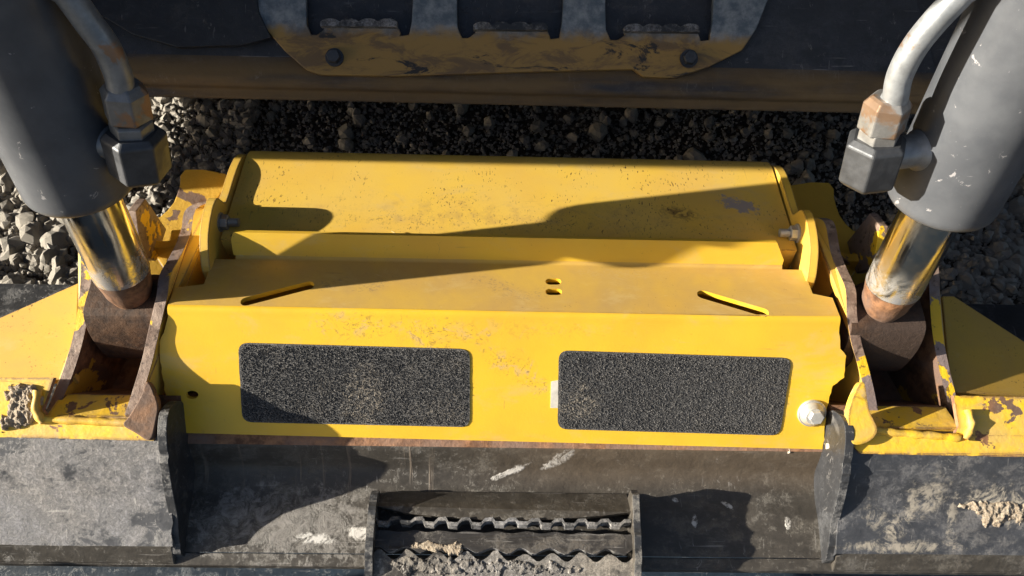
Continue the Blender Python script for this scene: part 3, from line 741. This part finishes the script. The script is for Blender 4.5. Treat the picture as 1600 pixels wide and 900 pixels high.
# serrated step bracket
def scallop(p0, p1, n, amp, ph=0, k=8, skew=.3):
    p0, p1 = Vector(p0), Vector(p1); out = []
    for i in range(n*k+1):
        t = i/(n*k); s = (t*n+ph) % 1.0
        out.append(p0.lerp(p1, t)+Vector((0, amp*(.5-.5*math.cos(2*math.pi*s))*(1+.5*mnoise.noise(Vector((i*.37, ph*9, 0)))), 0)))
    return out
sl, sr = atZ(574, 830, -.155).x, atZ(988, 830, -.155).x
for x, px0_, nm in ((sl, 574, 0), (sr, 988, 1)):
    pr = [(-.176, -.20), (-.176, -.160), (-.186, -.146), (-.205, -.143), (-.23, -.145), (-.25, -.152), (-.268, -.168), (-.285, -.20), (-.285, -.225)]
    q = [Vector((x, y, z)) for y, z in pr]; q = rough_up(q[:8], .003, .004, 21+nm, False)+q[8:]
    if nm: q = [Vector((v.x, v.y, v.z+.012*max(0, min(1, (v.y+.21)/.03)))) for v in q]
    b = MB(); b.prism(q, (.0085, 0, 0), (), 0, 1); b.build('step_side', ['blkM', 'tab'], bk, .0015)
x0, x1 = sl+.008, sr
def tread(name, ya, yb, z, slope, n, amps, mats, th=.006, phs=(0, .4)):
    far = scallop((x0, ya, z), (x1, ya-.001, z), n, amps[0], phs[0]); near = scallop((x1, yb, z+slope), (x0, yb, z+slope), n, -amps[1], phs[1])
    P = far+near; zz = lambda p: z+(ya-p.y)/(ya-yb)*slope+.0015*mnoise.noise(p*60)
    fl = [Vector((p.x, p.y, 0)) for p in P]; tri = tessellate_polygon([fl]); n_ = len(P)
    P = [Vector((p.x, p.y, zz(p))) for p in P]; vs = P+[p-Vector((0, 0, th)) for p in P]
    fs = list(map(tuple, tri))+[tuple(i+n_ for i in t[::-1]) for t in tri]; mm = [0]*len(fs)
    for i in range(n_): j = (i+1) % n_; fs.append((i, j, j+n_, i+n_)); mm.append(1)
    b = MB(); b.add(vs, fs, mm); return b.build(name, mats, bk, .0008)
# upper cover plate with a bowed near edge
pts = [Vector((x0+.0, -.172, -.172)), Vector((x1, -.172, -.172))]
bow = [Vector((x1-.0, -.200, -.155))]+[Vector((x1-.03+(x0+.035-x1+.03)*t, -.204-.007*math.sin(math.pi*t), -.155)) for t in np.linspace(0, 1, 14)]+[Vector((x0, -.196, -.155))]
fl = pts+bow; tri = tessellate_polygon([[Vector((p.x, p.y, 0)) for p in fl]]); n_ = len(fl)
b = MB(); b.add(fl+[p-Vector((0, 0, .006)) for p in fl], [tuple(t) for t in tri]+[tuple(i+n_ for i in t[::-1]) for t in tri]+[(i, (i+1) % n_, (i+1) % n_+n_, i+n_) for i in range(n_)]); b.build('step_cover', 'blkM', bk, .0012)
M['tread'] = black_mat('grimy_tread', .3, None, (.035, .032, .03), (.16, .13, .1)); M['treadp'] = black_mat('mud_caked_tread', 1., None, (.05, .045, .04), (.40, .36, .31))
tread('step_tread', -.2235, -.2395, -.160, -.002, 9, (.002, .006), ('tread', 'tooth'), .008, (.2, .1))
tread('step_tread', -.2525, -.279, -.166, -.012, 9, (.009, .004), ('treadp', 'tooth'), .005, (.3, .1))
# toothed grip strip: saw-tooth band standing on edge
def saw(xa, xb, y, n, amp, z, h, th):
    up, dn_ = [], []
    for i in range(n):
        w_ = (xb-xa)/n; x = xa+i*w_; a_ = amp*random.uniform(.7, 1.15)
        for f_, d_ in ((0, 0), (.12, -.9), (.5, -1), (.68, -.15), (.97, 0)): up.append((x+f_*w_, y+d_*a_))
    P = [Vector((x, y_+th, z)) for x, y_ in up]+[Vector((x, y_, z)) for x, y_ in reversed(up)]
    b = MB(); b.prism(P, (0, 0, -h)); return b
saw(x0, x1, -.2125, 11, .006, -.1525, .012, .0042).build('grip_teeth', 'tooth', bk, .0006)
b = MB(); b.prism([(sl, -.285, -.205), (sr, -.285, -.205), (sr, -.33, -.215), (sl, -.33, -.215)], (0, 0, -.005)); b.build('step_base', 'pale', bk, .001)

# ================================================================== LOADER: front step, cross member, arms
ld = thing('compact_loader', (0, .9, G), 'shaded black loader front across the top, with scuffed yellow step plate and three cut-outs', 'loader')
sn = Vector((0, -.62, .78)).normalized(); s0 = Vector((0, .385, -.055))
def stp(x, y): return atP(x, y, s0, sn)
out_px = [(392, -60), (400, 8), (416, 46), (445, 80), (478, 109), (500, 117), (620, 119), (830, 112), (990, 108), (1005, 120), (1055, 122), (1108, 104), (1160, 78), (1182, 45), (1200, 0), (1215, -60)]
def cut(xa, xb, tx0, tx1, yb):
    return [(xa, -50), (xb, -50), (xb, 0), (xb-2, 35), (xb-6, yb+12), (xb-20, yb+14), (tx1+4, yb+9), (tx1, yb), (tx1-20, yb-3), (tx1-24, yb+1), (tx1-52, yb+1), (tx1-56, yb-3), (tx1-80, yb-3), (tx1-84, yb), (tx0+8, yb-2), (tx0, yb-10+2), (tx0+3, yb+4), (tx0-8, yb+12), (xa+8, yb+12), (xa+1, yb-4), (xa, 10)]
cuts = [cut(478, 645, 503, 622, 42), cut(714, 880, 740, 855, 47), cut(946, 1115, 974, 1090, 50)]
b = MB(); b.prism([stp(*p) for p in out_px], -sn*.01, [[stp(*p) for p in c] for c in cuts]); b.build('step_plate', 'step', ld, .0015)
# folded grip edges standing along the bottom of each cut-out
for (a, c, yb) in ((503, 622, 42), (740, 855, 47), (974, 1090, 50)):
    P = []; n = 4
    for i in range(n*6+1):
        t = i/(n*6); P.append((a+(c-a)*t, yb-5-5*abs(math.sin(math.pi*t*n))**.6))
    P = P+[(c, yb+3), (a, yb+2)]
    b = MB(); b.prism([stp(*p)+sn*.012 for p in P], -sn*.014); b.build('grip_edge', 'tooth', ld, .001)
for (x, y) in ((523, 90), (1076, 92)):
    b = MB(); b.lathe(stp(x, y), sn, [(0, .013), (.003, .013)], 24, 0, False); b.lathe(stp(x, y), sn, [(.003, .010), (.013, .010), (.014, .009)], 6, 0, False); b.build('step_bolt', 'fitting', ld)
# cross member under the plate: rounded lower beam
lb = stp(800, 132); cb = MB(); rows = []
prof = []
for (dy, dz) in [(.12, .074), (.06, .027), (.035, .010), (.018, .002), (.006, -.004), (.001, -.012), (.004, -.024), (.02, -.045), (.3, -.1)]:
    prof.append((lb.y+dy, lb.z+dz))
P = smooth_loop([Vector((0, y, z)) for y, z in prof], 5)
cb.strip([[Vector((x, p.y, p.z)) for x in (-1.0, -.6, -.2, .2, .6, 1.05)] for p in P], 0, True)
M['beam'] = black_mat('shaded_black_beam', .25, lambda t: [(t.mul(t.ramp(t.noise(7, 4, .6, 0, t.scaled(.5, 3, 3)), .3, .6), t.ramp(t.z, -.030, -.050), .8), (.27, .17, .07))], (.03, .031, .036), (.16, .15, .14))
M['beam2'] = black_mat('shaded_black_skirt', .3, None, (.03, .033, .04), (.13, .13, .14))
cb.build('cross_member', 'beam', ld)
b = MB(); b.lathe((-.95, lb.y+.008, lb.z-.014), X1, [(0, .0075), (1.95, .010)], 20); b.build('edge_roll', 'beam', ld)
# dark belly panel and floor guard further back
b = MB(); b.prism([(-.85, .72, G+.1), (.85, .72, G+.1), (.85, .80, 1.9), (-.85, .80, 1.9)], (0, 1.3, 0)); b.build('cab', 'blk', ld, .02)
for pts in ([(-60, -80), (430, -80), (450, 20), (470, 70), (520, 125), (300, 128), (-60, 122)], [(1420, -80), (1165, -80), (1150, 30), (1120, 80), (1040, 125), (1260, 134), (1480, 140)]):
    b = MB(); b.prism([stp(*p)-sn*.014 for p in pts], -sn*.01); b.build('skirt_plate', 'beam2', ld, .001)
b = MB(); b.prism([stp(120, -60)+sn*.006, stp(120, 10)+sn*.006, stp(165, 28)+sn*.006, stp(210, 55)+sn*.006, stp(280, 75)+sn*.006, stp(380, 72)+sn*.006, stp(425, 60)+sn*.006, stp(405, 20)+sn*.006, stp(398, -60)+sn*.006], -sn*.012); b.build('fender_plate', 'blk', ld, .001)
for sgn in (-1, 1):
    b = MB(); b.prism([(sgn*1.0, .45, -.26), (sgn*1.0, .14, -.2), (sgn*1.0, .12, .05), (sgn*1.0, .112, .18), (sgn*1.0, .011, .4), (sgn*1.0, -.177, .8), (sgn*1.0, -.35, 1.17), (sgn*1.0, .1, 1.6), (sgn*1.0, 2.2, 1.7), (sgn*1.0, 2.2, .9), (sgn*1.0, 1.1, -.0), (sgn*1.0, .9, -.26)], (sgn*.14, 0, 0))
    b.build('lift_arm', 'blk', ld, .01)

# ================================================================== small loose things
def clump(name, fp, poly, h, mat, label, cat, n=400, nrm=None, seed=0, parent=None):
    from mathutils.geometry import intersect_point_line
    P = [Vector((x, y, 0)) for x, y in poly]
    def sdf(x, y):
        c = False; d = 1e9; q = Vector((x, y, 0)); j = len(P)-1
        for i in range(len(P)):
            a, b = P[i], P[j]
            if (a.y > y) != (b.y > y) and x < (b.x-a.x)*(y-a.y)/(b.y-a.y)+a.x: c = not c
            w_, t_ = intersect_point_line(q, a, b); t_ = max(0, min(1, t_)); d = min(d, (q-(a+(b-a)*t_)).length); j = i
        return d if c else -d
    x0_, x1_ = min(p.x for p in P)-14, max(p.x for p in P)+14; y0_, y1_ = min(p.y for p in P)-10, max(p.y for p in P)+10
    st = .9; nx_, ny_ = int((x1_-x0_)/st), int((y1_-y0_)/st); H = {}; vs, fs, ids = [], [], {}
    for j in range(ny_+1):
        for i in range(nx_+1):
            x, y = x0_+i*st, y0_+j*st; q = Vector((x, y, seed*9))
            e = sdf(x, y)/9+1.3*mnoise.fractal(q*.07, 1, 2, 5)-.15
            k = min(1, max(0, e)); g = .6+.45*mnoise.fractal(q*.09, 1, 2, 4)
            H[i, j] = (e, h*(k**.5)*max(.2, g) if e > 0 else 0)
            ids[i, j] = len(vs); vs.append(fp(x, y)+nrm*(H[i, j][1]*1.6 if e > 0 else -.0006))
    for j in range(ny_):
        for i in range(nx_):
            c4 = [(i, j), (i+1, j), (i+1, j+1), (i, j+1)]
            if max(H[k][0] for k in c4) > 0: fs.append([ids[k] for k in c4])
    me = bpy.data.meshes.new(name); me.from_pydata([tuple(v) for v in vs], [], fs); me.materials.append(M[mat])
    bm = bmesh.new(); bm.from_mesh(me); bmesh.ops.delete(bm, geom=[v for v in bm.verts if not v.link_faces], context='VERTS'); bm.to_mesh(me); bm.free()
    o = bpy.data.objects.new(name, me); C.objects.link(o); tag(o, label, cat); return o
clump('mud_clump', flp, [(10, 602), (40, 600), (64, 620), (62, 655), (48, 662), (30, 668), (5, 672), (-5, 660), (12, 645)], .0048, 'mud', 'crumbly dried mud stuck on the yellow flange at the left edge', 'mud', 1300, fnn, 3)
segn = Vector((0, -.66, .75)).normalized()
def segp(x, y): return atP(x, y, (0, -.196, -.134), Vector((0, -.735, .68)).normalized())
clump('mud_patch', segp, [(1500, 790), (1520, 778), (1545, 785), (1575, 782), (1600, 792), (1600, 815), (1580, 812), (1560, 822), (1540, 820), (1525, 800)], .0030, 'mud', 'pale dried clay patch on the black bucket edge at the right', 'mud', 1500, segn, 5)
tp = lambda x, y: atZ(x, y, -.1615)
clump('mud_crumbs', tp, [(640, 845), (680, 848), (722, 851), (716, 864), (680, 862), (648, 858)], .0016, 'mud', 'tan crumbs of mud on the middle tread of the black step', 'mud', 0, Vector((0, 0, 1)), 7)
tp2 = lambda x, y: atP(x, y, (0, -.2525, -.1655), Vector((0, -.41, .91)))
clump('mud_crust', tp2, [(610, 882), (640, 872), (720, 874), (800, 880), (870, 880), (905, 893), (760, 896), (640, 897)], .0020, 'treadp', 'grey mud crust along the lowest tread of the black step', 'mud', 0, Vector((0, -.41, .91)), 8)
def pebble(px, py, fp, r, mat, label, seed):
    vs, fs = stone_template(seed, 2); me = bpy.data.meshes.new('pebble'); me.from_pydata((vs*r*np.array([1, .8, 1.2])).tolist(), [], fs); me.materials.append(M[mat])
    o = bpy.data.objects.new('pebble', me); C.objects.link(o); o.location = fp(px, py); o.rotation_euler = (seed, seed*2, seed*3); tag(o, label, 'stone'); return o
M['paleclay'] = plain('pale_stone', (.62, .55, .44), .9)
gp = lambda x, y: atZ(x, y, -.115)
pebble(1308, 672, gp, .017, 'paleclay', 'large pale stone wedged between yellow sheet and right flange', 71)
pebble(1299, 700, gp, .009, 'paleclay', 'small white stone just below the large wedged one on the right', 72)
pebble(616, 686, lambda x, y: atZ(x, y, -.133), .0045, 'paleclay', 'small white pebble at the foot of the left grip pad', 73)
pebble(914, 692, lambda x, y: atZ(x, y, -.128), .0025, 'paleclay', 'tiny white pebble on the rusty edge below the right grip pad', 74)
pebble(1232, 704, lambda x, y: atZ(x, y, -.132), .004, 'paleclay', 'small pebble at the right end of the rusty edge strip', 75)
b = MB(); b.tube([atZ(612, 361, -.004), atZ(622, 367, -.001), atZ(635, 371, .001)], .0006, 8); o = b.build('straw', 'straw'); tag(o, 'short dry straw lying along the top of the panel lip', 'straw')
b = MB(); b.tube([atZ(660, 374, .002), atZ(672, 371, .003), atZ(684, 373, .002)], .0009, 8); o = b.build('straw', 'paleclay'); tag(o, 'short pale straw fragment on the lip, right of the longer straw', 'straw')
